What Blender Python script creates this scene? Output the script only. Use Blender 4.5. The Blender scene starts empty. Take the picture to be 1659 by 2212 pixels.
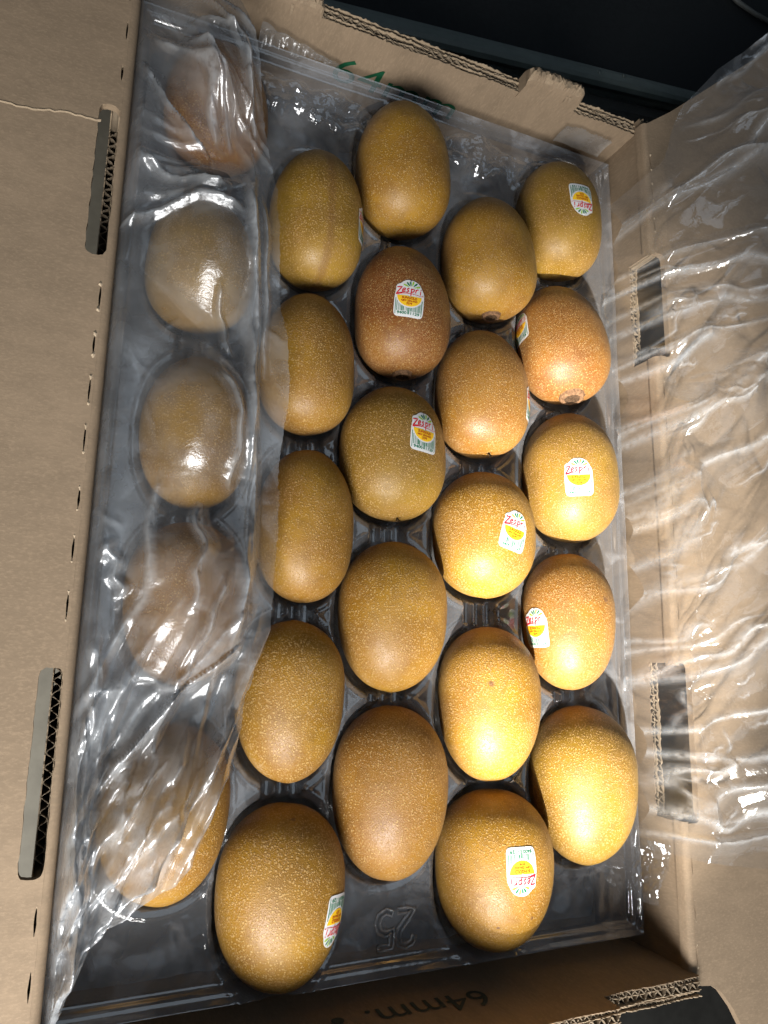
import bpy, bmesh, math, random
import numpy as np
from mathutils import Vector, Matrix
from mathutils.geometry import delaunay_2d_cdt

sc = bpy.context.scene
COL = sc.collection
random.seed(7)
RNG = np.random.default_rng(11)

# ------------------------------------------------------------------ camera
cam_d = bpy.data.cameras.new("camera")
cam = bpy.data.objects.new("camera", cam_d)
COL.objects.link(cam)
_r = ((0.91632746, 0.01884218, 0.3999862), (0.09374839, -0.98122562, -0.1685453), (0.38930094, 0.19194075, -0.90089041))
_c = (-0.17167, -0.11464, 0.37597)
cam.matrix_world = Matrix(((_r[0][0], -_r[1][0], -_r[2][0], _c[0]),
                           (_r[0][1], -_r[1][1], -_r[2][1], _c[1]),
                           (_r[0][2], -_r[1][2], -_r[2][2], _c[2]), (0, 0, 0, 1)))
cam_d.sensor_fit = 'VERTICAL'
cam_d.sensor_height = 36.0
cam_d.lens = 1564.67 / 2212 * 36.0
cam_d.clip_start = 0.01
cam_d.clip_end = 50
sc.camera = cam

# ------------------------------------------------------------------ light
world = bpy.data.worlds.new("World")
sc.world = world
world.use_nodes = True
bg = world.node_tree.nodes["Background"]
bg.inputs[0].default_value = (0.62, 0.78, 1.0, 1)
bg.inputs[1].default_value = 0.035


def aim(o, target):
    o.rotation_euler = (Vector(target) - o.location).to_track_quat('-Z', 'Y').to_euler()


ld = bpy.data.lights.new("window_light", 'AREA')
ld.shape = 'RECTANGLE'
ld.size = 0.44
ld.size_y = 0.30
ld.energy = 12.0
ld.color = (1.0, 0.98, 0.95)
lo = bpy.data.objects.new("window_light", ld)
COL.objects.link(lo)
lo.location = (-0.28, -0.66, 0.42)
aim(lo, (0.0, -0.1, 0))

sd = bpy.data.lights.new("sunbeam", 'SPOT')
sd.energy = 375
sd.color = (1.0, 0.94, 0.85)
sd.spot_size = math.radians(12)
sd.spot_blend = 0.7
sd.shadow_soft_size = 0.02
so = bpy.data.objects.new("sunbeam", sd)
COL.objects.link(so)
so.location = (-0.30, -1.15, 0.85)
aim(so, (0.148, -0.050, 0.02))

wd = bpy.data.lights.new("overhead_daylight", 'AREA')
wd.shape = 'RECTANGLE'
wd.size = 1.1
wd.size_y = 0.9
wd.energy = 2.1
wd.color = (0.74, 0.87, 1.0)
wo = bpy.data.objects.new("overhead_daylight", wd)
COL.objects.link(wo)
wo.location = (0.15, 0.0, 1.35)
aim(wo, (0, 0, 0))

sc.view_settings.view_transform = 'Standard'
sc.view_settings.look = 'None'
sc.view_settings.exposure = 0.12
sc.view_settings.gamma = 1.0
sc.view_settings.use_curve_mapping = False
sc.cycles.use_denoising = True
sc.cycles.max_bounces = 5
sc.cycles.diffuse_bounces = 2
sc.cycles.glossy_bounces = 2
sc.cycles.transparent_max_bounces = 14
sc.cycles.transmission_bounces = 4
sc.cycles.use_adaptive_sampling = True
sc.cycles.adaptive_threshold = 0.03
sc.cycles.caustics_reflective = False
sc.cycles.caustics_refractive = False
sc.cycles.sample_clamp_indirect = 4.0


# ------------------------------------------------------------------ helpers
def tag(o, label=None, cat=None, group=None, kind=None):
    if label: o["label"] = label
    if cat: o["category"] = cat
    if group: o["group"] = group
    if kind: o["kind"] = kind
    return o


def empty(name, loc=(0, 0, 0)):
    o = bpy.data.objects.new(name, None)
    o.location = loc
    o.empty_display_size = 0.02
    COL.objects.link(o)
    return o


def mesh_obj(name, verts, faces, mat, parent=None, smooth=False, loc=None):
    me = bpy.data.meshes.new(name)
    me.from_pydata([tuple(map(float, v)) for v in verts], [], [tuple(map(int, f)) for f in faces])
    me.validate()
    if name.endswith("film") or name in ("bag_tail", "moulded_sheet", "torn_film_piece"):
        if sum(p.normal.z * p.area for p in me.polygons) < 0: me.flip_normals()
    if smooth:
        me.shade_smooth()
    me.materials.append(mat)
    o = bpy.data.objects.new(name, me)
    COL.objects.link(o)
    if parent: o.parent = parent
    if loc: o.location = loc
    return o


class MB:
    def __init__(s): s.v = []; s.f = []

    def add(s, v, f):
        n = len(s.v)
        s.v += [tuple(p) for p in v]
        s.f += [tuple(i + n for i in q) for q in f]

    def box(s, x0, x1, y0, y1, z0, z1):
        s.add([(x0, y0, z0), (x1, y0, z0), (x1, y1, z0), (x0, y1, z0), (x0, y0, z1), (x1, y0, z1), (x1, y1, z1), (x0, y1, z1)],
              [(0, 3, 2, 1), (4, 5, 6, 7), (0, 1, 5, 4), (1, 2, 6, 5), (2, 3, 7, 6), (3, 0, 4, 7)])

    def tube(s, pts, r, n=8):
        pts = [Vector(p) for p in pts]
        rings = []
        for i, p in enumerate(pts):
            d = (pts[min(i + 1, len(pts) - 1)] - pts[max(i - 1, 0)]).normalized()
            a = d.orthogonal().normalized() if abs(d.z) > .9 else d.cross(Vector((0, 0, 1))).normalized()
            b = d.cross(a)
            rr = r[i] if isinstance(r, (list, tuple)) else r
            rings.append([p + rr * (math.cos(2 * math.pi * k / n) * a + math.sin(2 * math.pi * k / n) * b) for k in range(n)])
        v = [q for R in rings for q in R]
        f = []
        for i in range(len(pts) - 1):
            for k in range(n):
                f.append((i * n + k, i * n + (k + 1) % n, (i + 1) * n + (k + 1) % n, (i + 1) * n + k))
        f.append(tuple(range(n))[::-1])
        f.append(tuple((len(pts) - 1) * n + k for k in range(n)))
        s.add(v, f)

    def obj(s, name, mat, parent=None, smooth=False):
        return mesh_obj(name, s.v, s.f, mat, parent, smooth)


def grid_faces(nu, nv):
    i = np.arange(nu - 1)[:, None] * nv + np.arange(nv - 1)[None, :]
    return np.stack([i, i + nv, i + nv + 1, i + 1], -1).reshape(-1, 4)


def pip(x, y, poly):
    c = False
    n = len(poly)
    for i in range(n):
        x1, y1 = poly[i]; x2, y2 = poly[i - 1]
        if (y1 > y) != (y2 > y) and x < (x2 - x1) * (y - y1) / (y2 - y1) + x1:
            c = not c
    return c


def fill2d(outline, holes=(), step=None):
    """triangulate a 2D outline with holes; optional interior grid points"""
    pts = [Vector(p) for p in outline]
    loops = [list(range(len(pts)))]
    for h in holes:
        n = len(pts)
        pts += [Vector(p) for p in h]
        loops.append(list(range(n, n + len(h))))
    if step:
        xs = [p[0] for p in outline]; ys = [p[1] for p in outline]
        for x in np.arange(min(xs) + step / 2, max(xs), step):
            for y in np.arange(min(ys) + step / 2, max(ys), step):
                if pip(x, y, outline) and not any(pip(x, y, h) for h in holes):
                    pts.append(Vector((x, y)))
    edges = [(l[i - 1], l[i]) for l in loops for i in range(len(l))]
    V, _, Fs, *_ = delaunay_2d_cdt(pts, edges, [], 0, 1e-9)
    out = []
    for f in Fs:
        cx = sum(V[i][0] for i in f) / len(f); cy = sum(V[i][1] for i in f) / len(f)
        if pip(cx, cy, outline) and not any(pip(cx, cy, h) for h in holes):
            out.append(tuple(f))
    return [(v[0], v[1]) for v in V], out


def slab(outline, holes, top, thick, step=None):
    """a sheet of board: top(x,y) height, given thickness, closed sides"""
    v2, f = fill2d(outline, holes, step)
    n = len(v2)
    v = [(x, y, top(x, y)) for x, y in v2] + [(x, y, top(x, y) - thick) for x, y in v2]
    ff = []
    cnt = {}
    for q in f:
        # orient up
        a, b, c = [Vector(v2[i]) for i in q[:3]]
        if (b - a).cross(c - a) < 0: q = q[::-1]
        ff.append(q); ff.append(tuple(i + n for i in q[::-1]))
        for i in range(len(q)):
            e = (q[i], q[(i + 1) % len(q)])
            cnt[e] = 1
    for (a, b) in list(cnt):
        if (b, a) not in cnt:
            ff.append((b, a, a + n, b + n))
    return v, ff


def rrect(x0, x1, y0, y1, r, n=5, jit=0.0):
    out = []
    for cx, cy, a0 in ((x1 - r, y1 - r, 0), (x0 + r, y1 - r, 90), (x0 + r, y0 + r, 180), (x1 - r, y0 + r, 270)):
        for k in range(n + 1):
            a = math.radians(a0 + 90 * k / n)
            out.append((cx + r * math.cos(a), cy + r * math.sin(a)))
    # subdivide long sides and roughen the cut
    res = []
    for i in range(len(out)):
        a = out[i]; b = out[(i + 1) % len(out)]
        d = math.dist(a, b)
        m = max(1, int(d / 0.003))
        for k in range(m):
            t = k / m
            res.append((a[0] + (b[0] - a[0]) * t + random.uniform(-jit, jit), a[1] + (b[1] - a[1]) * t + random.uniform(-jit, jit)))
    return res


# ------------------------------------------------------------------ materials
def new_mat(name):
    m = bpy.data.materials.new(name)
    m.use_nodes = True
    nt = m.node_tree
    nt.nodes.clear()
    out = nt.nodes.new("ShaderNodeOutputMaterial")
    return m, nt, out


class NT:
    def __init__(s, nt): s.nt = nt

    def n(s, typ, **kw):
        x = s.nt.nodes.new("ShaderNode" + typ)
        for k, v in kw.items(): setattr(x, k, v)
        return x

    def link(s, a, b): s.nt.links.new(a, b)

    def set(s, sock, v):
        if hasattr(v, "is_linked") or hasattr(v, "links"): s.link(v, sock)
        else: sock.default_value = v

    def coords(s, offset=(0, 0, 0), scale=(1, 1, 1)):
        t = s.n("TexCoord"); m = s.n("Mapping")
        m.inputs["Location"].default_value = offset
        m.inputs["Scale"].default_value = scale
        s.link(t.outputs["Object"], m.inputs["Vector"])
        return m.outputs[0]

    def noise(s, vec, scale, detail=3, rough=.55, dist=0):
        x = s.n("TexNoise")
        s.link(vec, x.inputs["Vector"])
        x.inputs["Scale"].default_value = scale; x.inputs["Detail"].default_value = detail
        x.inputs["Roughness"].default_value = rough; x.inputs["Distortion"].default_value = dist
        return x.outputs["Fac"]

    def ramp(s, fac, lo, hi, a=0., b=1.):
        x = s.n("MapRange"); x.interpolation_type = 'SMOOTHSTEP'
        s.link(fac, x.inputs["Value"])
        x.inputs["From Min"].default_value = lo; x.inputs["From Max"].default_value = hi
        x.inputs["To Min"].default_value = a; x.inputs["To Max"].default_value = b
        return x.outputs["Result"]

    def math(s, op, a, b=0.0):
        x = s.n("Math", operation=op)
        s.set(x.inputs[0], a); s.set(x.inputs[1], b)
        return x.outputs[0]

    def mix(s, fac, a, b, mode='MIX'):
        x = s.n("Mix", data_type='RGBA', blend_type=mode)
        s.set(x.inputs[0], fac); s.set(x.inputs[6], a); s.set(x.inputs[7], b)
        return x.outputs[2]

    def fres(s, normal, f0, k):
        lw = s.n("LayerWeight"); lw.inputs[0].default_value = .5
        s.link(normal, lw.inputs["Normal"])
        p = s.math('POWER', lw.outputs["Facing"], k)
        return s.math('ADD', f0, s.math('MULTIPLY', p, .85 - f0))

    def bump(s, h, strength=.5, dist=.001, normal=None):
        x = s.n("Bump"); x.inputs["Strength"].default_value = strength; x.inputs["Distance"].default_value = dist
        s.link(h, x.inputs["Height"])
        if normal: s.link(normal, x.inputs["Normal"])
        return x.outputs[0]


def c4(c): return (c[0], c[1], c[2], 1)


def cardboard_mat(name, col=(0.250, 0.184, 0.122), stretch=(1, 1, 1), dark=.75):
    m, nt, out = new_mat(name); N = NT(nt)
    v = N.coords()
    vs = N.coords(scale=stretch)
    fib = N.noise(vs, 900, 4, .7)
    spk = N.noise(v, 2600, 2, .6)
    big = N.noise(v, 14, 3, .5)
    mot = N.noise(vs, 130, 4, .65)
    c = N.mix(N.ramp(big, .3, .7), c4([x * .88 for x in col]), c4([x * 1.06 for x in col]))
    c = N.mix(N.ramp(mot, .35, .7, 0, .5), c, c4([x * dark for x in col]))
    c = N.mix(N.ramp(fib, .45, .7, 0, .45), c, c4([min(1, x * 1.35) for x in col]))
    c = N.mix(N.ramp(spk, .62, .75, 0, .45), c, c4([x * .55 for x in col]))
    b = N.n("BsdfPrincipled")
    N.link(c, b.inputs["Base Color"])
    b.inputs["Roughness"].default_value = .82
    b.inputs["Specular IOR Level"].default_value = .25
    h = N.math('ADD', N.math('MULTIPLY', fib, .5), N.math('MULTIPLY', mot, .8))
    N.link(N.bump(h, .35, .0004), b.inputs["Normal"])
    N.link(b.outputs[0], out.inputs[0])
    return m


def simple_mat(name, col, rough=.6, spec=.5, var=.12, scale=60, bump=0., bscale=800):
    m, nt, out = new_mat(name); N = NT(nt)
    v = N.coords()
    n1 = N.noise(v, scale, 4, .6)
    c = N.mix(N.ramp(n1, .3, .7), c4([x * (1 - var) for x in col]), c4([min(1, x * (1 + var)) for x in col]))
    b = N.n("BsdfPrincipled")
    N.link(c, b.inputs["Base Color"])
    b.inputs["Roughness"].default_value = rough
    b.inputs["Specular IOR Level"].default_value = spec
    if bump:
        N.link(N.bump(N.noise(v, bscale, 3, .6), bump, .0005), b.inputs["Normal"])
    N.link(b.outputs[0], out.inputs[0])
    return m


M_CARD = cardboard_mat("kraft_cardboard", stretch=(.5, 1, 1))
M_CARDV = cardboard_mat("kraft_cardboard_wall", stretch=(1, 1, .3))
M_FLUTE = cardboard_mat("flute_paper", col=(0.21, 0.165, 0.115))
M_LINER = cardboard_mat("liner_edge", col=(0.34, 0.26, 0.175))
M_TORN = cardboard_mat("torn_paper", col=(0.30, 0.225, 0.15), stretch=(.2, 1, 1), dark=.45)
M_PALE = cardboard_mat("torn_lip", col=(0.42, 0.33, 0.23))
M_GREEN = simple_mat("green_ink", (0.006, 0.07, 0.03), .7, .2)
M_BLACKINK = simple_mat("dark_ink", (0.05, 0.06, 0.05), .7, .2)
M_FLOOR = simple_mat("floor_tile", (0.27, 0.25, 0.20), .6, .4, .1, 40, .05)
M_GROUT = simple_mat("grout", (0.08, 0.075, 0.06), .9, .2)
M_PANEL = simple_mat("black_panel", (0.010, 0.0115, 0.012), .42, .35, .2, 300, .25, 2500)
M_RIM = simple_mat("grey_green_metal", (0.125, 0.15, 0.14), .45, .5, .08, 90, .08)
M_TABLE = simple_mat("dark_table", (0.012, 0.012, 0.011), .75, .2, .2, 90, .1)
M_LEDGE = simple_mat("dark_ledge", (0.035, 0.035, 0.032), .38, .5, .15, 90, .1)
M_CABLE = simple_mat("cable_grey", (0.09, 0.095, 0.09), .5, .4)
M_ST_WHITE = simple_mat("sticker_white", (0.70, 0.70, 0.70), .45, .5, .02)
M_ST_RED = simple_mat("sticker_red", (0.62, 0.022, 0.035), .4, .5, .04)
M_ST_SUN = simple_mat("sticker_yellow", (0.90, 0.54, 0.02), .4, .5, .04)
M_ST_TXT = simple_mat("sticker_brick_red", (0.42, 0.025, 0.008), .4, .5, .04)
M_ST_DG = simple_mat("sticker_dark_green", (0.008, 0.16, 0.075), .4, .5, .04)
M_ST_LG = simple_mat("sticker_light_green", (0.30, 0.52, 0.045), .4, .5, .04)
M_SCAR = simple_mat("stem_scar", (0.17, 0.095, 0.05), .85, .2, .45, 700, .8, 1500)
M_SCARD = simple_mat("stem_scar_dark", (0.07, 0.042, 0.024), .9, .1, .5, 900, .8, 1500)
M_BRISTLE = simple_mat("bristle", (0.02, 0.013, 0.008), .8, .2)


def film_mat(name, haze=.16, blur=.5, gloss_rough=.16, f0=.10, tint=(.965, .972, .98)):
    m, nt, out = new_mat(name); N = NT(nt)
    v = N.coords()
    wr = N.noise(v, 260, 3, .55, 1.2)
    fine = N.noise(v, 900, 2, .5, .6)
    nrm = N.bump(N.math('ADD', wr, N.math('MULTIPLY', fine, .25)), .22, .0011)
    tr = N.n("BsdfTransparent"); tr.inputs[0].default_value = c4(tint)
    if blur <= 0: blur = 0.0
    rf = N.n("BsdfRefraction"); rf.inputs["Color"].default_value = c4([x * .97 for x in tint])
    rf.inputs["Roughness"].default_value = .55; rf.inputs["IOR"].default_value = 1.10
    N.link(nrm, rf.inputs["Normal"])
    m1 = N.n("MixShader"); m1.inputs[0].default_value = blur
    N.link(tr.outputs[0], m1.inputs[1])
    if blur > 0: N.link(rf.outputs[0], m1.inputs[2])
    else: N.link(tr.outputs[0], m1.inputs[2])
    df = N.n("BsdfDiffuse"); df.inputs[0].default_value = (.78, .82, .86, 1)
    tl = N.n("BsdfTranslucent"); tl.inputs[0].default_value = (.78, .82, .86, 1)
    N.link(nrm, df.inputs["Normal"]); N.link(nrm, tl.inputs["Normal"])
    m2 = N.n("MixShader"); m2.inputs[0].default_value = .45
    N.link(df.outputs[0], m2.inputs[1]); N.link(tl.outputs[0], m2.inputs[2])
    lw = N.n("LayerWeight"); lw.inputs[0].default_value = .35
    at = N.n("Attribute"); at.attribute_name = "crease"
    crs = N.math('MULTIPLY', at.outputs["Fac"], N.ramp(N.noise(v, 260, 2, .6), .2, .6, .25, 1))
    hz = N.math('ADD', N.ramp(N.noise(v, 30, 3, .6), .3, .75, haze * .4, haze * 1.9), N.math('MULTIPLY', lw.outputs["Facing"], .14))
    hz = N.math('ADD', hz, N.math('MULTIPLY', crs, .40))
    m3 = N.n("MixShader"); N.link(hz, m3.inputs[0])
    N.link(m1.outputs[0], m3.inputs[1]); N.link(m2.outputs[0], m3.inputs[2])
    gl = N.n("BsdfGlossy"); gl.inputs["Roughness"].default_value = gloss_rough
    gl.inputs[0].default_value = (.95, .97, 1, 1)
    N.link(nrm, gl.inputs["Normal"])
    m4 = N.n("MixShader"); N.link(N.math('ADD', N.fres(nrm, f0, 3.0), N.math('MULTIPLY', crs, .12)), m4.inputs[0])
    N.link(m3.outputs[0], m4.inputs[1]); N.link(gl.outputs[0], m4.inputs[2])
    N.link(m4.outputs[0], out.inputs[0])
    return m


M_FILM = film_mat("hazy_film", .10, .18, .26, .065)
M_LINER_FILM = film_mat("layered_liner", .45, .0, .2)
M_FILM3 = film_mat("thin_film", .012, .0, .14)
M_FILM2 = film_mat("clear_film", .02, .0, .12)


def tray_mat():
    m, nt, out = new_mat("clear_tray_plastic"); N = NT(nt)
    v = N.coords()
    nz = N.noise(v, 70, 3, .5)
    fine = N.noise(v, 1800, 2, .5)
    nrm = N.bump(N.math('ADD', nz, N.math('MULTIPLY', fine, .06)), .16, .002)
    tr = N.n("BsdfTransparent"); tr.inputs[0].default_value = (.80, .80, .80, 1)
    df = N.n("BsdfDiffuse"); df.inputs[0].default_value = (.70, .72, .76, 1)
    gl = N.n("BsdfGlossy"); gl.inputs["Roughness"].default_value = .07
    N.link(nrm, gl.inputs["Normal"])
    lw = N.n("LayerWeight"); lw.inputs[0].default_value = .25
    # film clinging to the underside: patches with hard ragged outlines
    patch = N.ramp(N.noise(v, 26, 5, .62, .4), .52, .60)
    hz = N.math('ADD', N.math('MULTIPLY', patch, .11), N.math('ADD', .11, N.math('MULTIPLY', lw.outputs["Facing"], .12)))
    a = N.n("MixShader"); N.link(hz, a.inputs[0]); N.link(tr.outputs[0], a.inputs[1]); N.link(df.outputs[0], a.inputs[2])
    b = N.n("MixShader"); N.link(N.fres(nrm, .14, 2.6), b.inputs[0])
    N.link(a.outputs[0], b.inputs[1]); N.link(gl.outputs[0], b.inputs[2])
    N.link(b.outputs[0], out.inputs[0])
    return m


M_TRAY = tray_mat()


def kiwi_mat(name, seed, colA, colB, fuzz, dots, marks=(), streak=None):
    m, nt, out = new_mat(name); N = NT(nt)
    off = (seed * 1.37 % 5, seed * 2.11 % 5, seed * .73 % 5)
    v = N.coords(offset=off)
    raw = N.n("TexCoord").outputs["Object"]
    big = N.noise(v, 26, 3, .55)
    mid = N.noise(v, 110, 2, .6)
    c = N.mix(N.ramp(big, .32, .68), c4(colA), c4(colB))
    c = N.mix(N.ramp(mid, .45, .75, 0, .45), c, c4([x * .66 for x in colA]))
    # corky dots
    vo = N.n("TexVoronoi"); N.link(v, vo.inputs["Vector"]); vo.inputs["Scale"].default_value = 680
    vd = vo.outputs["Distance"]
    sep = N.n("SeparateColor"); N.link(vo.outputs["Color"], sep.inputs[0])
    size = N.math('MULTIPLY_ADD' if False else 'MULTIPLY', sep.outputs[0], .16)
    thr = N.math('ADD', size, .20 * dots)
    dm = N.ramp(N.math('SUBTRACT', thr, vd), -.05, .06)
    vo2 = N.n("TexVoronoi"); N.link(v, vo2.inputs["Vector"]); vo2.inputs["Scale"].default_value = 1150
    dm2 = N.ramp(N.math('SUBTRACT', .29 * dots, vo2.outputs["Distance"]), -.05, .08)
    dall = N.math('MAXIMUM', dm, N.math('MULTIPLY', dm2, .55))
    tan = (.47, .295, .105)
    c = N.mix(N.math('MULTIPLY', dall, .76), c, c4(tan))
    # thin brown down, worn off in places
    fz = N.noise(v, 1500, 1, .7)
    fzm = N.math('MULTIPLY', N.ramp(fz, .46, .66), N.ramp(N.noise(v, 38, 3, .6), .50 - .5 * fuzz, .85 - .4 * fuzz, 0, .8))
    c = N.mix(fzm, c, (.36, .20, .08, 1))
    for (mx, my, mz, r) in marks:
        d = N.n("VectorMath", operation='DISTANCE'); N.link(raw, d.inputs[0]); d.inputs[1].default_value = (mx, my, mz)
        q = N.math('ADD', d.outputs["Value"], N.math('MULTIPLY', N.math('SUBTRACT', N.noise(v, 600, 3, .7), .5), r * 2.2))
        c = N.mix(N.ramp(q, r * .5, r, .8, 0), c, (.13, .06, .03, 1))
    if streak is not None:
        sx = N.n("SeparateXYZ"); N.link(raw, sx.inputs[0])
        d = N.math('ABSOLUTE', N.math('SUBTRACT', sx.outputs[0], streak))
        d = N.math('ADD', d, N.math('MULTIPLY', N.math('SUBTRACT', N.noise(v, 300, 3, .6), .5), .006))
        c = N.mix(N.ramp(d, .0005, .004, .45, 0), c, (.17, .075, .022, 1))
    b = N.n("BsdfPrincipled")
    N.link(c, b.inputs["Base Color"])
    N.link(N.ramp(mid, .3, .7, .40, .52), b.inputs["Roughness"])
    b.inputs["Specular IOR Level"].default_value = .5
    b.inputs["Sheen Weight"].default_value = .02 + .06 * fuzz
    b.inputs["Sheen Roughness"].default_value = .4
    b.inputs["Sheen Tint"].default_value = (.9, .72, .48, 1)
    h = N.math('ADD', N.math('MULTIPLY', dall, .6), N.math('ADD', N.math('MULTIPLY', fz, .35), N.math('MULTIPLY', mid, .5)))
    N.link(N.bump(h, .65, .00065), b.inputs["Normal"])
    N.link(b.outputs[0], out.inputs[0])
    return m


# ------------------------------------------------------------------ setting: floor, panel behind the box
GZ = -0.060
FZ = -0.42
mb = MB(); mb.box(-4, 4, -4, 4, FZ - .02, FZ - .002)
floor = tag(mb.obj("floor", M_GROUT), kind="structure")
for x0 in (-1.403, -.803, -.203, .397):
    for y0 in (-1.152, -.552, .048, .648):
        mb = MB(); mb.box(x0, x0 + .597, y0, y0 + .597, FZ - .003, FZ)
        mb.obj("floor_tile", M_FLOOR, floor)
mb = MB(); mb.box(-.171, 1.4, -.75, 1.2, GZ - .03, GZ)
tag(mb.obj("table_top", M_TABLE), kind="structure")

panel = empty("black_panel", (-0.0281, 0.327, GZ))
panel.rotation_euler = (0, 0, math.atan2(.3765 - .327, .2956 + .0281))
tag(panel, "black flat panel with a grey green raised edge lying behind the box", "panel")
ph = -0.03 - GZ
b = MB(); b.box(-.9, 1.2, .0065, .9, 0, ph - .004); b.obj("surface", M_PANEL, panel)
# rim: rounded bar
prof = [(-.006, ph - .012), (-.0085, ph - .006), (-.0075, ph - .002), (-.005, ph), (.001, ph), (.0045, ph - .001), (.006, ph - .0035), (.006, 0), (-.006, 0)]


def extrude_x(prof, x0, x1):
    n = len(prof)
    return [(x0, y, z) for y, z in prof] + [(x1, y, z) for y, z in prof], \
           [tuple(range(n))[::-1], tuple(range(n, 2 * n))] + [(i, (i + 1) % n, n + (i + 1) % n, n + i) for i in range(n)]


mesh_obj("rim", *extrude_x(prof, -.9, 1.2), M_RIM, panel)
prof = [(-.008, .0), (-.008, .014), (-.012, .0165), (-.020, .0165), (-.026, .013), (-.045, .006), (-.060, .0045), (-.060, 0)]
mesh_obj("ledge", *extrude_x(prof, -.9, 1.2), M_LEDGE, panel)
for x, y in ((.22, -.001), (.247, .0015)):
    b = MB(); b.tube([(x, y, ph - .0005), (x, y, ph + .0006)], .0018, 10); b.obj("rivet", M_RIM, panel, True)

b = MB()
b.tube([(.30, .56, -.0315), (.335, .522, -.0315), (.3626, .5052, -.0315), (.3838, .5012, -.0315), (.405, .4999, -.0315), (.47, .505, -.0315), (.56, .53, -.0315)], .0022, 10)
tag(b.obj("cable", M_CABLE, None, True), "thin grey cable curving over the black panel in the far corner", "cable")

# ------------------------------------------------------------------ cardboard box
box = empty("cardboard_box", (0, 0, GZ))
tag(box, "open brown corrugated cardboard box with both lid flaps folded out", "box")
box_inv = Matrix.Translation((0, 0, -GZ))
XL, XR, YF, YB = -0.1675, 0.172, -0.288, 0.256
ZF = -0.05
ZT = 0.034


def bobj(name, v, f, mat, parent, smooth=False):
    o = mesh_obj(name, v, f, mat, parent, smooth)
    if parent is box:
        o.matrix_parent_inverse = box_inv
    if name == "lid_flap":
        o.data.shade_smooth(); o.data.set_sharp_from_angle(angle=math.radians(35))
    return o


b = MB(); b.box(XL, XR, YF, YB, GZ + .0005, ZF)
bobj("floor_panel", b.v, b.f, M_CARD, box)


def wall(name, axis, pos, out, segs, layers, label=None):
    """layered corrugated wall. axis 'x': runs along x at y=pos, thickness towards out*y.  segs: (u0,u1,ztop)"""
    root_mb = None
    zb = GZ + .001

    def P(u, w, z):
        return (u, pos + out * w, z) if axis == 'x' else (pos + out * w, u, z)

    w = 0.0
    parts = []
    for li, (kind, th, wl, drop) in enumerate(layers):
        mb = MB()
        for (u0, u1, zt, zlo) in segs:
            zlo = zb if zlo is None else zlo
            if kind == 'gap': continue
            if kind == 'liner':
                n = max(2, int((u1 - u0) / .0013))
                us = np.linspace(u0, u1, n)
                tops = zt - drop + RNG.normal(0, .00028, n) + .0004 * np.sin(us * 140 + li)
                v = []
                for u, z in zip(us, tops):
                    v += [P(u, w, zlo), P(u, w, z), P(u, w + th, z + RNG.normal(0, .0002)), P(u, w + th, zlo)]
                f = []
                for i in range(n - 1):
                    a = i * 4
                    for k in range(4):
                        f.append((a + k, a + (k + 1) % 4, a + 4 + (k + 1) % 4, a + 4 + k))
                f.append((0, 1, 2, 3)); e = (n - 1) * 4; f.append((e + 3, e + 2, e + 1, e))
                mb.add(v, f)
            else:
                n = max(4, int((u1 - u0) / wl * 12))
                us = np.linspace(u0, u1, n)
                phs = us / wl * 2 * math.pi + .5 * np.sin(us * 37)
                offs = th * .5 + th * .46 * np.sin(phs) * (1 + 0 * us)
                tops = zt - drop + RNG.normal(0, .00022, n) + .0007 * np.sin(us * 90 + li * 2)
                t2 = .00028
                v = []
                for u, o_, z in zip(us, offs, tops):
                    v += [P(u, w + o_ - t2, zlo), P(u, w + o_ - t2, z), P(u, w + o_ + t2, z), P(u, w + o_ + t2, zlo)]
                f = []
                for i in range(n - 1):
                    a = i * 4
                    for k in range(4):
                        f.append((a + k, a + (k + 1) % 4, a + 4 + (k + 1) % 4, a + 4 + k))
                mb.add(v, f)
        w += th
        if mb.v: parts.append((kind, mb))
    # first liner is the wall itself, the rest its sub-parts
    root = bobj(name, parts[0][1].v, parts[0][1].f, M_CARDV, box)
    if label: root["label"] = label
    for kind, mb in parts[1:]:
        mesh_obj("liner" if kind == 'liner' else "flute_layer", mb.v, mb.f, M_LINER if kind == 'liner' else M_FLUTE, root)
    return root


DBL = [('liner', .0005, 0, 0), ('flute', .0022, .0042, .0006), ('liner', .0004, 0, .0003), ('flute', .0034, .0062, .0005), ('liner', .0005, 0, 0)]
BACK = DBL + [('gap', .0009, 0, 0), ('liner', .0005, 0, .0012), ('flute', .0014, .0036, .0018), ('liner', .0005, 0, .0002)]
back_wall = wall("back_wall", 'x', YB, 1,
                 [(XL - .006, -.0655, .0205, None), (-.0655, .0735, .0228, None), (.0735, .1165, .018, None), (.1165, .1375, .0232, None), (.1375, XR, .0238, None)], BACK)
front_wall = wall("front_wall", 'x', YF, -1, [(XL - .006, .104, .052, None), (.104, XR, .0385, None)], BACK)
SLOT_L = ((.068, .148), (-.206, -.123))
SLOT_R = ((.083, .158), (-.209, -.117))


def side_segs(slots, y0, y1, zlow):
    s = sorted(slots)
    out = []
    cur = y0
    for a, bb in s:
        out.append((cur, a, ZT - .005, None)); out.append((a, bb, zlow, None)); cur = bb
    out.append((cur, y1, ZT - .005, None))
    return out


left_wall = wall("left_wall", 'y', XL, -1, side_segs(SLOT_L, YF - .008, YB + .009, .016), DBL)
right_wall = wall("right_wall", 'y', XR, 1, side_segs(SLOT_R, YF - .0095, YB + .0095, .011), DBL)


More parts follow.
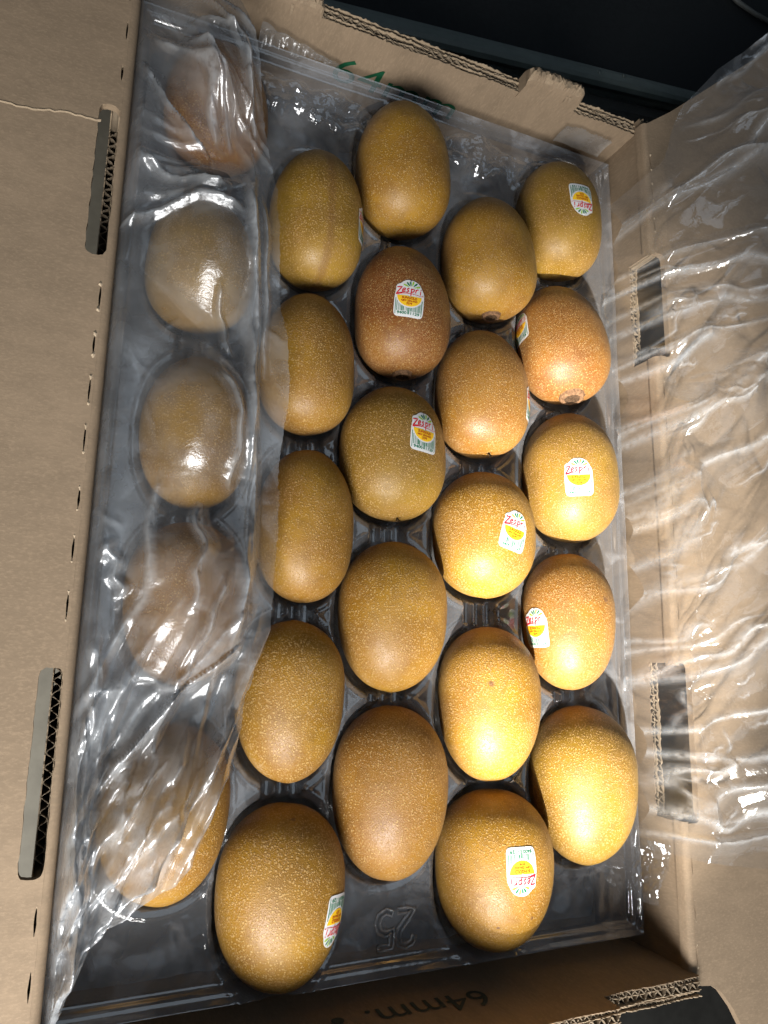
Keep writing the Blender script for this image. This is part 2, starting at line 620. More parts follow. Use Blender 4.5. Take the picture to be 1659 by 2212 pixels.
# folded-over tabs on the back wall, torn on top
def tab(x0, x1, z0, zt, name):
    nx = int((x1 - x0) / .0011)
    pr = [(-.0006, z0 - .004), (-.0007, zt - .007), (-.0003, zt - .004), (.001, zt - .0012), (.0032, zt), (.006, zt - .0006), (.0088, zt - .003), (.0102, zt - .0075), (.0104, z0 - .004)]
    v = []
    for i in range(nx + 1):
        t = i / nx
        x = x0 + (x1 - x0) * t
        edge = min(t, 1 - t) * (x1 - x0)
        sag = -.003 * max(0, 1 - edge / .004) ** 2
        for k, (y, z) in enumerate(pr):
            j = .0007 if k >= 3 else .0001
            xx = x + (.0006 * math.sin(k * 2.1) if i in (0, nx) else 0)
            v.append((xx, YB + y + random.gauss(0, j * .6), z + (sag if k > 0 else 0) + random.gauss(0, j)))
    n = len(pr)
    lo, hi = [], []
    for i in range(nx):
        for k in range(n - 1):
            q = (i * n + k, (i + 1) * n + k, (i + 1) * n + k + 1, i * n + k + 1)
            (lo if k < 2 or (k == 2 and random.random() < .55) else hi).append(q)
    lo.append(tuple(range(n))); lo.append(tuple(nx * n + k for k in range(n))[::-1])
    t_ = bobj(name, v, lo, M_CARDV, box)
    mesh_obj("torn_face", v, hi, M_TORN, t_)
    mbf = MB()
    for _ in range(3):
        x = random.uniform(x0 + .01, x1 - .008); l = random.uniform(.003, .008)
        y = YB - .0012
        mbf.add([(x, y, zt - .006), (x + .0016, y, zt - .006), (x + .0012 + .001 * random.random(), y - .0006, zt - .006 - l * .6), (x + .001, y - .0012, zt - .006 - l)], [(0, 1, 2), (0, 2, 3)])
    mesh_obj("torn_shred", mbf.v, mbf.f, M_TORN, t_)["kind"] = "stuff"
    return t_


tab(.0735, .1165, .022, .040, "hinge_tab")["label"] = "torn folded tab on the back wall near the corner"
tab(XL, -.0655, .020, .031, "hinge_tab")

# lid flaps
HN = [(random.uniform(-.3, .3), random.uniform(12, 40), random.uniform(0, 6), random.uniform(0, 6.28)) for _ in range(6)]


def wav(x, y):
    return sum(.00025 * math.sin(f * (x * math.cos(a) + y * math.sin(a)) * 1.0 + p) for _, f, a, p in HN)


def lens(y0, y1, x, w):
    n = 5
    pts = []
    for k in range(n + 1):
        t = k / n
        pts.append((x + w * math.sin(math.pi * t) * random.uniform(.6, 1.2) + .00012, y0 + (y1 - y0) * t))
    for k in range(n, -1, -1):
        t = k / n
        pts.append((x - w * math.sin(math.pi * t) * random.uniform(.6, 1.2) - .00012, y0 + (y1 - y0) * t))
    return pts


def perforations(x, slots, y0, y1, xdir):
    holes, lips = [], MB()
    y = y0
    while y < y1 - .012:
        l = random.uniform(.009, .0125)
        if not any(a - .006 < y + l and y < bb + .006 for a, bb in slots):
            holes.append(lens(y, y + l, x + random.uniform(-.0003, .0003), random.uniform(.0003, .0005)))
            for yy in (y - .0006, y + l + .0006):
                n = 7; pts = []
                for k in range(n):
                    a = 2 * math.pi * k / n
                    pts.append((x + random.uniform(.6, 1.3) * .0010 * math.cos(a), yy + random.uniform(.6, 1.3) * .0016 * math.sin(a), ZT - .0004))
                top = (x + xdir * .0004, yy, ZT + .0005)
                lips.add(pts + [top], [(k, (k + 1) % n, n) for k in range(n)])
        y += random.uniform(.0225, .0265)
    return holes, lips


# left flap
holesL, lipsL = perforations(-.1712, SLOT_L, -.30, .26, -1)
slotsL = [rrect(-.1797, -.1702, a, bb, .0035, 5, .00025) for a, bb in SLOT_L]
outline = [(-.1698, -.297), (-.1698, .265), (-.18, .275), (-.234, .275), (-.234, -.33), (-.18, -.33)]


def dens(outline, d=.006):
    r = []
    for i in range(len(outline)):
        a = outline[i]; bb = outline[(i + 1) % len(outline)]
        m = max(1, int(math.dist(a, bb) / d))
        for k in range(m):
            r.append((a[0] + (bb[0] - a[0]) * k / m, a[1] + (bb[1] - a[1]) * k / m))
    return r


def topL(x, y):
    z = ZT + wav(x, y)
    return z


v, f = slab(dens(outline), slotsL + holesL, topL, .0042, .012)
flapL = bobj("lid_flap", v, f, M_CARD, box)
flapL["label"] = "left lid flap with two long slots along its fold"
mesh_obj("torn_lip", lipsL.v, lipsL.f, M_PALE, flapL)["kind"] = "stuff"


def fold_strip(x0, sgn, y0, y1, wfn, parent, r=.0042, skip=()):
    ys = np.linspace(y0, y1, 180)
    v, f = [], []
    n = 7
    for y in ys:
        zt = wfn(x0, y)
        for k in range(n):
            a = math.pi / 2 * k / (n - 1)
            v.append((x0 + sgn * r * math.sin(a), y, zt - .0001 - r * (1 - math.cos(a)) - (.004 if k == n - 1 else 0) + random.gauss(0, .00006)))
    for i in range(len(ys) - 1):
        if any(a < (ys[i] + ys[i + 1]) / 2 < bb for a, bb in skip): continue
        for k in range(n - 1):
            q = (i * n + k, i * n + k + 1, (i + 1) * n + k + 1, (i + 1) * n + k)
            f.append(q if sgn > 0 else q[::-1])
    return mesh_obj("rounded_fold", v, f, M_CARD, parent, True)


fold_strip(-.1698, 1, -.297, .265, topL, flapL)
# fold line across the flap
mb = MB()
n = 40
cv = []
for k in range(n + 1):
    t = k / n
    x = -.27 + (.0915) * t
    y = .128 + .0105 * t + .0006 * math.sin(t * 17) + random.gauss(0, .0003)
    w_ = .0007 * (1 + .5 * random.random())
    z = ZT + wav(x, y)
    cv += [(x, y - w_, z - .0002), (x, y + .0001, z + .0004), (x, y + w_, z - .0002)]
mb.add(cv, [(3 * i + a, 3 * i + 3 + a, 3 * i + 4 + a, 3 * i + 1 + a) for i in range(n) for a in (0, 1)])
mb.obj("crease_ridge", M_LINER, flapL)

# right flap
holesR, lipsR = perforations(.1752, SLOT_R, -.285, .25, 1)
slotsR = []
outline = [(.1738, -.2945), (.1772, -.2955), (.1850, -.2965), (.1922, -.3010), (.2005, -.311), (.2087, -.325), (.225, -.36), (.26, -.40), (.60, -.40), (.60, .50), (.40, .47), (.30, .365), (.237, .3106), (.1976, .2766), (.1765, .2605), (.1738, .2585)]
for a, bb in sorted(SLOT_R, reverse=True):
    outline += [(.1738, bb), (.1795, bb), (.1815, bb - .0006), (.1825, bb - .003), (.1825, a + .003), (.1815, a + .0006), (.1795, a), (.1738, a)]


def topR(x, y):
    z = ZT + wav(x + .7, y)
    return z


v, f = slab(dens(outline), slotsR + holesR, topR, .0042, .012)
flapR = bobj("lid_flap", v, f, M_CARD, box)
fold_strip(.1738, -1, -.2945, .2585, topR, flapR, .0036, SLOT_R)
flapR["label"] = "right lid flap under the spread plastic film"
mesh_obj("torn_lip", lipsR.v, lipsR.f, M_PALE, flapR)["kind"] = "stuff"


# printed sizes on the walls
def text_mesh(s, bold=0.0):
    cu = bpy.data.curves.new("txt", 'FONT')
    cu.body = s
    cu.size = 1.0
    cu.resolution_u = 3
    cu.offset = bold
    o = bpy.data.objects.new("txt", cu)
    COL.objects.link(o)
    bpy.context.view_layer.update()
    dg = bpy.context.evaluated_depsgraph_get()
    me = bpy.data.meshes.new_from_object(o.evaluated_get(dg))
    v = np.array([tuple(p.co)[:2] for p in me.vertices])
    f = [tuple(p.vertices) for p in me.polygons]
    bpy.data.objects.remove(o); bpy.data.curves.remove(cu); bpy.data.meshes.remove(me)
    v -= v.min(0)
    return v, f


tv, tf = text_mesh("64mm")
s_ = (tv[:, 0] * (.089 / tv[:, 0].max()), tv[:, 1] * (.0205 / tv[:, 1].max()))
v = [(-.046 + x, YB - .0004, -.0195 + z) for x, z in zip(*s_)]
mesh_obj("printed_size", v, tf, M_GREEN, back_wall)["label"] = "green 64mm print, partly hidden"
tv, tf = text_mesh("64mm.")
s_ = (tv[:, 0] * (.066 / tv[:, 0].max()), tv[:, 1] * (.0165 / tv[:, 1].max()))
v = [(.047 - x, YF + .0004, .009 + z) for x, z in zip(*s_)]
mbt = MB(); mbt.add(v, [q[::-1] for q in tf])
n = 16
mbt.add([(-.034 + .0032 * math.cos(2 * math.pi * k / n), YF + .0004, .0135 + .0032 * math.sin(2 * math.pi * k / n)) for k in range(n)], [tuple(range(n))])
mesh_obj("printed_size", mbt.v, mbt.f, M_BLACKINK, front_wall)["label"] = "dark 64mm print, upside down to the viewer"

# ------------------------------------------------------------------ kiwifruit data: column, row -> x, y, half width, half length
FR = {(0, 0): (-0.1183, 0.1937, 0.0286, 0.0385), (0, 1): (-0.1221, 0.0939, 0.0282, 0.0389), (0, 2): (-0.1175, -0.0024, 0.0275, 0.041), (0, 3): (-0.117, -0.0912, 0.0296, 0.0405), (0, 4): (-0.1201, -0.1902, 0.0303, 0.0409),
      (1, 0): (-0.0571, 0.1387, 0.0279, 0.0434), (1, 1): (-0.0585, 0.0472, 0.0272, 0.042), (1, 2): (-0.056, -0.0463, 0.0269, 0.0423), (1, 3): (-0.0604, -0.1391, 0.0287, 0.0409), (1, 4): (-0.0608, -0.2329, 0.0318, 0.0429),
      (2, 0): (-0.0011, 0.1896, 0.0309, 0.0444), (2, 1): (-0.0004, 0.0914, 0.0298, 0.0421), (2, 2): (-0.0038, 0.0008, 0.0316, 0.04), (2, 3): (-0.0035, -0.0936, 0.0308, 0.0418), (2, 4): (-0.0027, -0.1872, 0.0311, 0.0444),
      (3, 0): (0.0618, 0.1426, 0.0312, 0.0424), (3, 1): (0.0559, 0.048, 0.0298, 0.0417), (3, 2): (0.0571, -0.0423, 0.0321, 0.0385), (3, 3): (0.0595, -0.1416, 0.0306, 0.0435), (3, 4): (0.0618, -0.2317, 0.0335, 0.042),
      (4, 0): (0.12, 0.1867, 0.0302, 0.0428), (4, 1): (0.119, 0.0942, 0.0311, 0.043), (4, 2): (0.1233, 0.001, 0.0323, 0.0429), (4, 3): (0.1181, -0.0921, 0.0295, 0.0422), (4, 4): (0.1252, -0.1896, 0.0329, 0.0455)}
PN = 2.35

# ------------------------------------------------------------------ tray
tray = empty("fruit_tray", (0, 0, ZF))
tag(tray, "clear moulded plastic tray with oval pockets under the kiwifruit", "tray")
tx = np.linspace(-.1645, .1675, 300)
ty = np.linspace(-.2785, .2465, 470)
TX, TY = np.meshgrid(tx, ty, indexing='ij')
RIM = -.006
Z = np.full_like(TX, RIM)
LIP = np.zeros_like(TX)


def smin(a, b, k):
    h = np.clip(.5 + .5 * (b - a) / k, 0, 1)
    return b * (1 - h) + a * h - k * h * (1 - h)


for (c, r), (fx, fy, a, bl) in FR.items():
    A = a + .0016; Bp = bl + .0042
    rho = (np.abs(TX - fx) / A) ** 2.2 + (np.abs(TY - fy) / Bp) ** 2.5
    zp = -(a * .94 + .0016) * np.sign(1 - rho) * np.sqrt(np.abs(1 - rho))
    Z = smin(Z, zp, .0010)
    LIP += .0009 * np.exp(-((rho - 1.16) / .05) ** 2)
for c in range(5):
    for r in range(4):
        f0 = FR[(c, r)]; f1 = FR[(c, r + 1)]
        xm = (f0[0] + f1[0]) / 2; ym = ((f0[1] - f0[3]) + (f1[1] + f1[3])) / 2
        m = 1 / (1 + np.exp((np.abs(TX - xm) - .0105) / .0004)) / (1 + np.exp((np.abs(TY - ym) - .0075) / .0004))
        rib = .0012 * (1 / (1 + np.exp((np.abs((TX - xm)) - .0045) / .0003)) - 1 / (1 + np.exp((np.abs((TX - xm)) - .0025) / .0003)))
        Z = np.minimum(Z, Z * (1 - m) + m * (-.0125 + rib * 4))
Z = np.where(Z > RIM - .0015, Z + np.minimum(LIP, .0012), Z)
edge = np.minimum(np.minimum(TX - tx[0], tx[-1] - TX), np.minimum(TY - ty[0], ty[-1] - TY))
Z += .0035 / (1 + np.exp((edge - .0055) / .0003)) + .003 / (1 + np.exp((edge - .0016) / .0003))
Z += .00022 * np.sin(TX * 61 + 2 * np.sin(TY * 31)) + .00016 * np.sin(TY * 83 + TX * 20)
shell = mesh_obj("moulded_sheet", np.stack([TX, TY, Z - ZF], -1).reshape(-1, 3), grid_faces(len(tx), len(ty)), M_TRAY, tray, True)


def tray_z(x, y):
    i = np.clip(np.searchsorted(tx, x), 0, len(tx) - 1); j = np.clip(np.searchsorted(ty, y), 0, len(ty) - 1)
    return Z[i, j]


# embossed 25 (outlined strokes) and recycling triangle
def outline_stroke(poly, w):
    P_ = [Vector(p) for p in poly]
    L_, R_ = [], []
    for i, p in enumerate(P_):
        d = (P_[min(i + 1, len(P_) - 1)] - P_[max(i - 1, 0)]).normalized()
        nn = Vector((-d.y, d.x))
        L_.append(p + nn * w); R_.append(p - nn * w)
    return L_ + R_[::-1] + [L_[0]]


g2 = [(.0, .75), (.08, .92), (.3, 1.0), (.52, .92), (.58, .72), (.5, .52), (.25, .27), (.03, .06), (.3, .05), (.6, .05)]
g5 = [(.56, .97), (.3, .97), (.1, .97), (.07, .75), (.05, .55), (.28, .62), (.5, .53), (.58, .32), (.5, .12), (.28, .02), (.05, .1)]
mb = MB()
for gx, gl_ in ((.0155, g2), (.0035, g5)):
    lp = outline_stroke([(gx - px_ * .0165, -.2485 - .0185 * py_ * 0 - (.0185 - .0185 * (1 - py_)) * 0 - .0185 * (0 + py_)) for px_, py_ in gl_], .0014)
    mb.tube([(p.x, p.y, RIM + .0005 - ZF) for p in lp], .00075, 6)
mb.obj("embossed_number", M_TRAY, tray, True)
mb = MB()
cx_, cy_ = -.0587, .2128
tri = [(cx_ + .0062 * math.cos(math.radians(a)), cy_ + .0062 * math.sin(math.radians(a))) for a in (90, 210, 330)]
for i in range(3):
    a = Vector(tri[i]); bb = Vector(tri[(i + 1) % 3])
    lp = outline_stroke([a.lerp(bb, .12), a.lerp(bb, .5), a.lerp(bb, .86)], .0010)
    mb.tube([(p.x, p.y, RIM + .0002 - ZF) for p in lp], .00035, 6)
mb.tube([(cx_ - .001, cy_ + .001, RIM + .0002 - ZF), (cx_, cy_ + .002, RIM + .0002 - ZF), (cx_, cy_ - .0022, RIM + .0002 - ZF)], .0004, 6)
mb.obj("embossed_recycling_mark", M_TRAY, tray, True)


# ------------------------------------------------------------------ kiwifruit
def kiwi_fn(seed, a, bl, az, blunt=0.0, taper=0.0, tilt=0.0):
    ct, st_ = math.cos(-tilt), math.sin(-tilt)
    rr = random.Random(seed)
    p1, p2, p3 = (rr.uniform(0, 6.28) for _ in range(3))
    k1 = rr.uniform(.006, .017); k2 = rr.uniform(.004, .012); tp = rr.uniform(-.02, .02) + taper; bx = rr.uniform(-.02, .02)

    def fn(t, phi):
        t = max(-1.0, min(1.0, t))
        r = math.sqrt(max(0.0, 1 - abs(t) ** (PN + (blunt if t < 0 else -blunt * .3)))) * (1 + tp * t)
        m = 1 + k1 * math.sin(2 * phi + p1) + k2 * math.sin(3 * phi + p2 + t) + .006 * math.sin(t * 5 + p3 + phi)
        y, z = bl * t * (1 + .006 * math.sin(2 * phi + p3)), az * r * m * math.sin(phi)
        return Vector((a * r * m * math.cos(phi) + bx * a * (1 - t * t), y * ct - z * st_, y * st_ + z * ct))
    fn.ct, fn.st = ct, st_
    return fn


def build_skin(fn, n_t=72, n_p=96):
    v = []
    ts = [-math.cos(math.pi * i / n_t) for i in range(n_t + 1)]
    ts = [t if abs(t) < 1 else math.copysign(1, t) for t in ts]
    v.append(fn(-1, 0))
    for t in ts[1:-1]:
        for k in range(n_p):
            v.append(fn(t, 2 * math.pi * k / n_p))
    v.append(fn(1, 0))
    f = []
    for k in range(n_p):
        f.append((0, 1 + k, 1 + (k + 1) % n_p))
    for i in range(n_t - 2):
        o = 1 + i * n_p
        for k in range(n_p):
            f.append((o + k, o + n_p + k, o + n_p + (k + 1) % n_p, o + (k + 1) % n_p))
    o = 1 + (n_t - 2) * n_p; e = len(v) - 1
    for k in range(n_p):
        f.append((o + k, e, o + (k + 1) % n_p))
    return v, f


# --- sticker artwork in millimetres
def ribbon(poly, w, sub=1.2):
    P_ = []
    for i in range(len(poly) - 1):
        a = Vector(poly[i]); bb = Vector(poly[i + 1]); m = max(1, int((bb - a).length / sub))
        P_ += [a.lerp(bb, k / m) for k in range(m)]
    P_.append(Vector(poly[-1]))
    v = []
    for i, p in enumerate(P_):
        d = (P_[min(i + 1, len(P_) - 1)] - P_[max(i - 1, 0)]).normalized()
        nn = Vector((-d.y, d.x))
        ww = w(i / max(1, len(P_) - 1)) if callable(w) else w
        v += [p + nn * ww / 2, p - nn * ww / 2]
    return [(q.x, q.y) for q in v], [(2 * i, 2 * i + 1, 2 * i + 3, 2 * i + 2) for i in range(len(P_) - 1)]


def smooth(poly, n=2):
    for _ in range(n):
        q = [poly[0]]
        for i in range(len(poly) - 1):
            a, bb = poly[i], poly[i + 1]
            q.append((a[0] * .75 + bb[0] * .25, a[1] * .75 + bb[1] * .25)); q.append((a[0] * .25 + bb[0] * .75, a[1] * .25 + bb[1] * .75))
        q.append(poly[-1]); poly = q
    return poly


def pxmm(p): return ((p[0] - 1063) / 20.0, (717 - p[1]) / 20.0 - (p[0] - 1063) / 20 * -.115)


class Art:
    def __init__(s): s.v = []; s.f = []

    def add(s, vf):
        n = len(s.v); s.v += list(vf[0]); s.f += [tuple(i + n for i in q) for q in vf[1]]


def text_art(art, s, cx, cy, w, h):
    v, f = text_mesh(s, .03)
    v = v / v.max(0) * np.array([w, h]) + np.array([cx - w / 2, cy - h / 2])
    art.add(([tuple(p) for p in v], f))


ART = []
outl = [(0, 11.85), (2.2, 11.7), (4.6, 10.7), (6.3, 9.1), (7.3, 6.9), (8.3, 5.2), (8.7, 3.6), (8.75, 0), (8.75, -6), (8.75, -9.4), (8.2, -11.0), (6.6, -11.8), (0, -11.85), (-6.6, -11.8), (-8.2, -11.0), (-8.75, -9.4), (-8.75, -6), (-8.7, 0), (-8.4, 3.4), (-8.0, 5.4), (-8.2, 7.2), (-7.4, 8.4), (-5.6, 9.0), (-4.0, 10.7), (-2.2, 11.7)]
cl = outl + [outl[0]]
ol = smooth(cl, 2)[:-1]
base = Art(); base.add(fill2d(ol, (), 1.1))
ART.append(("sticker", M_ST_WHITE, base, .00012))
sun = Art()
so_ = [(-7.25, 1.35), (-4, 1.25), (-1.0, 1.2), (0, .75), (1.0, 1.2), (4, 1.25), (7.25, 1.35)] + [(7.25 * math.cos(a), 1.35 + 6.9 * math.sin(a)) for a in np.linspace(0, -math.pi, 22)[1:-1]]
sun.add(fill2d(so_, (), 1.1))
ART.append(("sun_emblem", M_ST_SUN, sun, .00022))
lg, dg_ = Art(), Art()
ctr = pxmm((1078, 592))
for i, (tip, dk) in enumerate((((982, 538), 0), ((1020, 512), 1), ((1058, 505), 1), ((1100, 500), 0), ((1145, 522), 1), ((1183, 563), 0))):
    tpt = pxmm(tip)
    a = Vector(ctr); bb = Vector(tpt)
    st = a.lerp(bb, .30)
    (dg_ if dk else lg).add(ribbon([tuple(st), tuple(st.lerp(bb, .4)), tuple(st.lerp(bb, .75)), tuple(st.lerp(bb, .93)), tuple(bb)],
                                   (lambda t: .15 + .95 * math.sin(min(1, t / .78) * math.pi / 2) * (1 if t < .8 else max(.05, (1 - t) / .2) ** .6)), .4))
ART.append(("leaf_emblem", M_ST_LG, lg, .0002))
ART.append(("leaf_emblem", M_ST_DG, dg_, .0002))
red = Art()
for poly, w, sm in (([(912, 574), (970, 572), (940, 612), (910, 655)], .75, 0), ([(903, 662), (940, 656), (978, 652)], .95, 0),
                    ([(930, 662), (1000, 657), (1080, 664), (1205, 690)], (lambda t: .5 - .3 * t), 1),
                    ([(976, 624), (998, 618), (1010, 602), (996, 590), (979, 604), (972, 628), (986, 646), (1012, 634)], .62, 2),
                    ([(1054, 600), (1036, 596), (1028, 611), (1046, 626), (1043, 642), (1020, 645)], .62, 2),
                    ([(1077, 598), (1074, 692)], .62, 0), ([(1077, 616), (1096, 600), (1113, 612), (1106, 640), (1079, 647)], .62, 2),
                    ([(1132, 604), (1129, 654)], .6, 0), ([(1131, 626), (1145, 606), (1163, 607)], .62, 1), ([(1190, 622), (1187, 672)], .6, 0), ([(1194, 599), (1193, 610)], .65, 0)):
    pp = [pxmm(q) for q in poly]
    if sm: pp = smooth(pp, sm)
    red.add(ribbon(pp, w))
text_art(red, "TM", 7.7, 2.6, 1.1, .6)
ART.append(("logo_lettering", M_ST_RED, red, .00026))
txt = Art()
for dx in (0,):
    text_art(txt, "SUNGOLD", 0 + dx, -.25, 8.8, 1.55)
text_art(txt, "NEW ZEALAND", 0, -2.1, 9.4, 1.15)
text_art(txt, "3279", 0, -3.85, 3.3, 1.3)
ART.append(("variety_lettering", M_ST_TXT, txt, .00034))
bar = Art()
rb = random.Random(5)
x = -7.8
while x < 7.9:
    w = rb.choice((.22, .22, .4, .55))
    top = -.6 if abs(x) > 7.2 else 1.35 - 7.7 * math.sqrt(max(0, 1 - (x / 8.0) ** 2)) - .1
    bot = -10.3 if (abs(x) > 7.3 or abs(x) < .5) else -8.4
    if top > bot:
        bar.add(ribbon([(x, bot), (x, top)], w))
    x += w + rb.choice((.25, .3, .45))
text_art(bar, "9400", -3.9, -9.55, 5.6, 1.75)
text_art(bar, "1129", 3.9, -9.55, 5.4, 1.75)
ART.append(("barcode_print", M_ST_DG, bar, .00024))


def put_sticker(root, fn, az, bl, y0, phi0, rot, off):
    ca, sa = math.cos(math.radians(rot)), math.sin(math.radians(rot))
    t0 = y0 / bl
    p0 = fn(t0, phi0)
    e = .01
    k = bl * 2 * e / (fn(t0 + e, phi0) - fn(t0 - e, phi0)).length
    rk = (fn(t0, phi0 + .02) - fn(t0, phi0 - .02)).length / .04
    base_o = None
    for name, mat, art, lift in ART:
        v = []
        for (sx, sy) in art.v:
            u = (sx * ca - sy * sa) * .001; w = (sx * sa + sy * ca) * .001
            t = t0 + w * k / bl
            phi = phi0 - u / rk
            p = fn(t, phi)
            d1 = fn(t + .004, phi) - fn(t - .004, phi); d2 = fn(t, phi + .004) - fn(t, phi - .004)
            nn = d2.cross(d1).normalized()
            if nn.dot(p) < 0: nn = -nn
            # small creases in the paper
            cr = .00003 * math.sin(sx * 1.1 + sy * .5 + phi0 * 9) * math.sin(sy * .7 + y0 * 900)
            q = p + nn * (lift + .00015 + max(0, cr))
            v.append((q.x, q.y, q.z + off))
        fc = art.f
        o = mesh_obj(name, v, fc, mat, root if base_o is None else base_o, True)
        if base_o is None:
            base_o = o
            o["label"] = "white fruit sticker with red, yellow and green print"
    return base_o


def stem_scar(root, fn, bl, off, sgn, big):
    # ring of dry calyx at the fruit's end
    r0 = .0078 * big
    y_e = sgn * bl * .998
    prof = [(r0 * 1.2, -.0020), (r0 * 1.05, .0006), (r0 * .95, .0016), (r0 * .82, .0018), (r0 * .68, .0014), (r0 * .5, .0006), (r0 * .25, .0008), (0.0004, .001)]
    n = 28
    rnd = random.Random(int(bl * 1e6))
    v = []
    for (r, h) in prof:
        for k in range(n):
            a = 2 * math.pi * k / n
            rr = r * (1 + rnd.uniform(-.06, .06))
            yy, zz = y_e + sgn * (h + rnd.uniform(-.00018, .00018)), rr * .95 * math.sin(a)
            v.append((rr * math.cos(a), yy * fn.ct - zz * fn.st, yy * fn.st + zz * fn.ct + off))
    f = [(i * n + k, i * n + (k + 1) % n, (i + 1) * n + (k + 1) % n, (i + 1) * n + k) for i in range(len(prof) - 1) for k in range(n)]
    f = [q if sgn < 0 else q[::-1] for q in f]
    nring = 4 * n
    s = mesh_obj("stem_scar", v, f[:nring], M_SCAR, root, True)
    mesh_obj("scar_core", v, f[nring:], M_SCARD, s, True)


def bristles(root, fn, off, sgn, tilt=-.1):
    p = fn(sgn * .985, math.pi / 2)
    rnd = random.Random(3)
    mb = MB()
    for k in range(9):
        a = rnd.uniform(-1, 1); e = rnd.uniform(-.2, .9)
        d = Vector((a, sgn * 1.0, e)).normalized() * rnd.uniform(.002, .0042)
        q = Vector((p.x, p.y, p.z + off))
        mb.tube([q - d * .2, q + d * .6, q + d + Vector((rnd.uniform(-.0006, .0006), 0, .0004))], [.00028, .0002, .0001], 5)
    mb.obj("style_tuft", M_BRISTLE, root)


OL = ((.220, .130, .013), (.300, .190, .018))       # olive gold
GD = ((.222, .114, .009), (.325, .187, .013))       # gold
BR = ((.185, .074, .010), (.260, .118, .014))       # brown
RD = ((.165, .054, .010), (.220, .100, .012))       # russet
TN = ((.225, .106, .012), (.300, .155, .016))       # tan
LOOK = {(0, 0): (BR, .5, 1), (0, 1): (OL, .3, 1), (0, 2): (GD, .4, 1.1), (0, 3): (TN, .4, 1), (0, 4): (GD, .35, 1.1),
        (1, 0): (OL, .35, 1.15), (1, 1): (GD, .55, 1.1), (1, 2): (GD, .45, 1), (1, 3): (GD, .3, 1.25), (1, 4): (GD, .35, 1.15),
        (2, 0): (GD, .35, 1.0), (2, 1): (RD, .5, .9), (2, 2): (OL, .35, 1.1), (2, 3): (GD, .35, 1.15), (2, 4): (TN, .6, 1.0),
        (3, 0): (GD, .5, 1.05), (3, 1): (TN, .6, .95), (3, 2): (GD, .35, 1.3), (3, 3): (GD, .4, 1.2), (3, 4): (GD, .4, 1.05),
        (4, 0): (OL, .35, 1.0), (4, 1): (BR, .6, .95), (4, 2): (OL, .6, 1.0), (4, 3): (TN, .55, 1.1), (4, 4): (OL, .4, 1.15)}
LABEL = {
    (0, 0): "farthest kiwifruit under the left plastic film, beside the back wall",
    (0, 1): "second kiwifruit from the back wall under the left plastic film",
    (0, 2): "middle one of the five kiwifruit under the left plastic film",
    (0, 3): "fourth kiwifruit from the back wall under the left plastic film",
    (0, 4): "nearest kiwifruit of the left column, lower side peeking out of the film",
    (1, 0): "olive gold kiwifruit with a brown streak down its middle, beside the left film",
    (1, 1): "kiwifruit in the second column from the left, second from the back wall",
    (1, 2): "middle kiwifruit of the second column from the left",
    (1, 3): "speckled kiwifruit in the second column, fourth from the back wall",
    (1, 4): "large dark gold kiwifruit at the near left, flipped sticker on its right side",
    (2, 0): "kiwifruit without a sticker in front of the green print on the back wall",
    (2, 1): "reddish brown kiwifruit with an upright sticker in the middle column",
    (2, 2): "olive kiwifruit with an upright sticker, at the centre of the tray",
    (2, 3): "fourth kiwifruit from the back wall in the middle column, without a sticker",
    (2, 4): "long tan kiwifruit at the near end of the middle column, above the embossed 25",
    (3, 0): "farthest kiwifruit of the fourth column, just behind the one with edge-on sticker",
    (3, 1): "kiwifruit with bristles at its near end and a sticker seen edge-on",
    (3, 2): "heavily dotted gold kiwifruit with a tilted upright sticker, middle of fourth column",
    (3, 3): "bright yellow kiwifruit in the sunbeam without a sticker, fourth column",
    (3, 4): "near kiwifruit with an upside down sticker facing up, right of the embossed 25",
    (4, 0): "kiwifruit with an upside down sticker in the far right corner of the tray",
    (4, 1): "brown kiwifruit with a round stem scar at its near end, right column",
    (4, 2): "sunlit fuzzy kiwifruit with an upright sticker, middle of the right column",
    (4, 3): "sunlit kiwifruit with a sticker wrapped round its left side, right column",
    (4, 4): "nearest kiwifruit of the right column, half sunlit, without a sticker",
}
# sticker: y offset, angle round the fruit, turn
STICK = {(4, 0): (-.0021, 1.62, 183), (1, 0): (-.0068, .50, 4), (2, 1): (-.0073, 1.834, -5), (2, 2): (.0057, 1.36, -4), (3, 1): (-.0096, .60, 0), (4, 1): (.006, 3.20, 0),
         (4, 2): (-.0074, 2.039, 2), (3, 2): (-.0022, 1.49, -14), (4, 3): (-.0054, 2.93, 2), (3, 4): (.0064, 1.647, 180), (1, 4): (-.0076, .80, 172)}
MARKS = {(4, 3): [(.004, .020, .0287, .0028), (.009, .012, .0283, .0035), (-.004, .024, .027, .0018)], (1, 0): [(0, .0335, .0197, .0022)], (2, 4): [(-.002, .03, .025, .0015)],
         (1, 4): [(.0, .038, .015, .0016)], (3, 3): [(-.014, .012, .026, .0022)], (3, 4): [(.006, -.018, .028, .0013), (-.012, -.022, .024, .0011)], (0, 4): [(.006, -.026, .024, .0022)],
         (2, 0): [(.001, .022, .027, .0014)], (4, 1): [(.0, -.029, .021, .0014)]}
BASE_OFF = .031
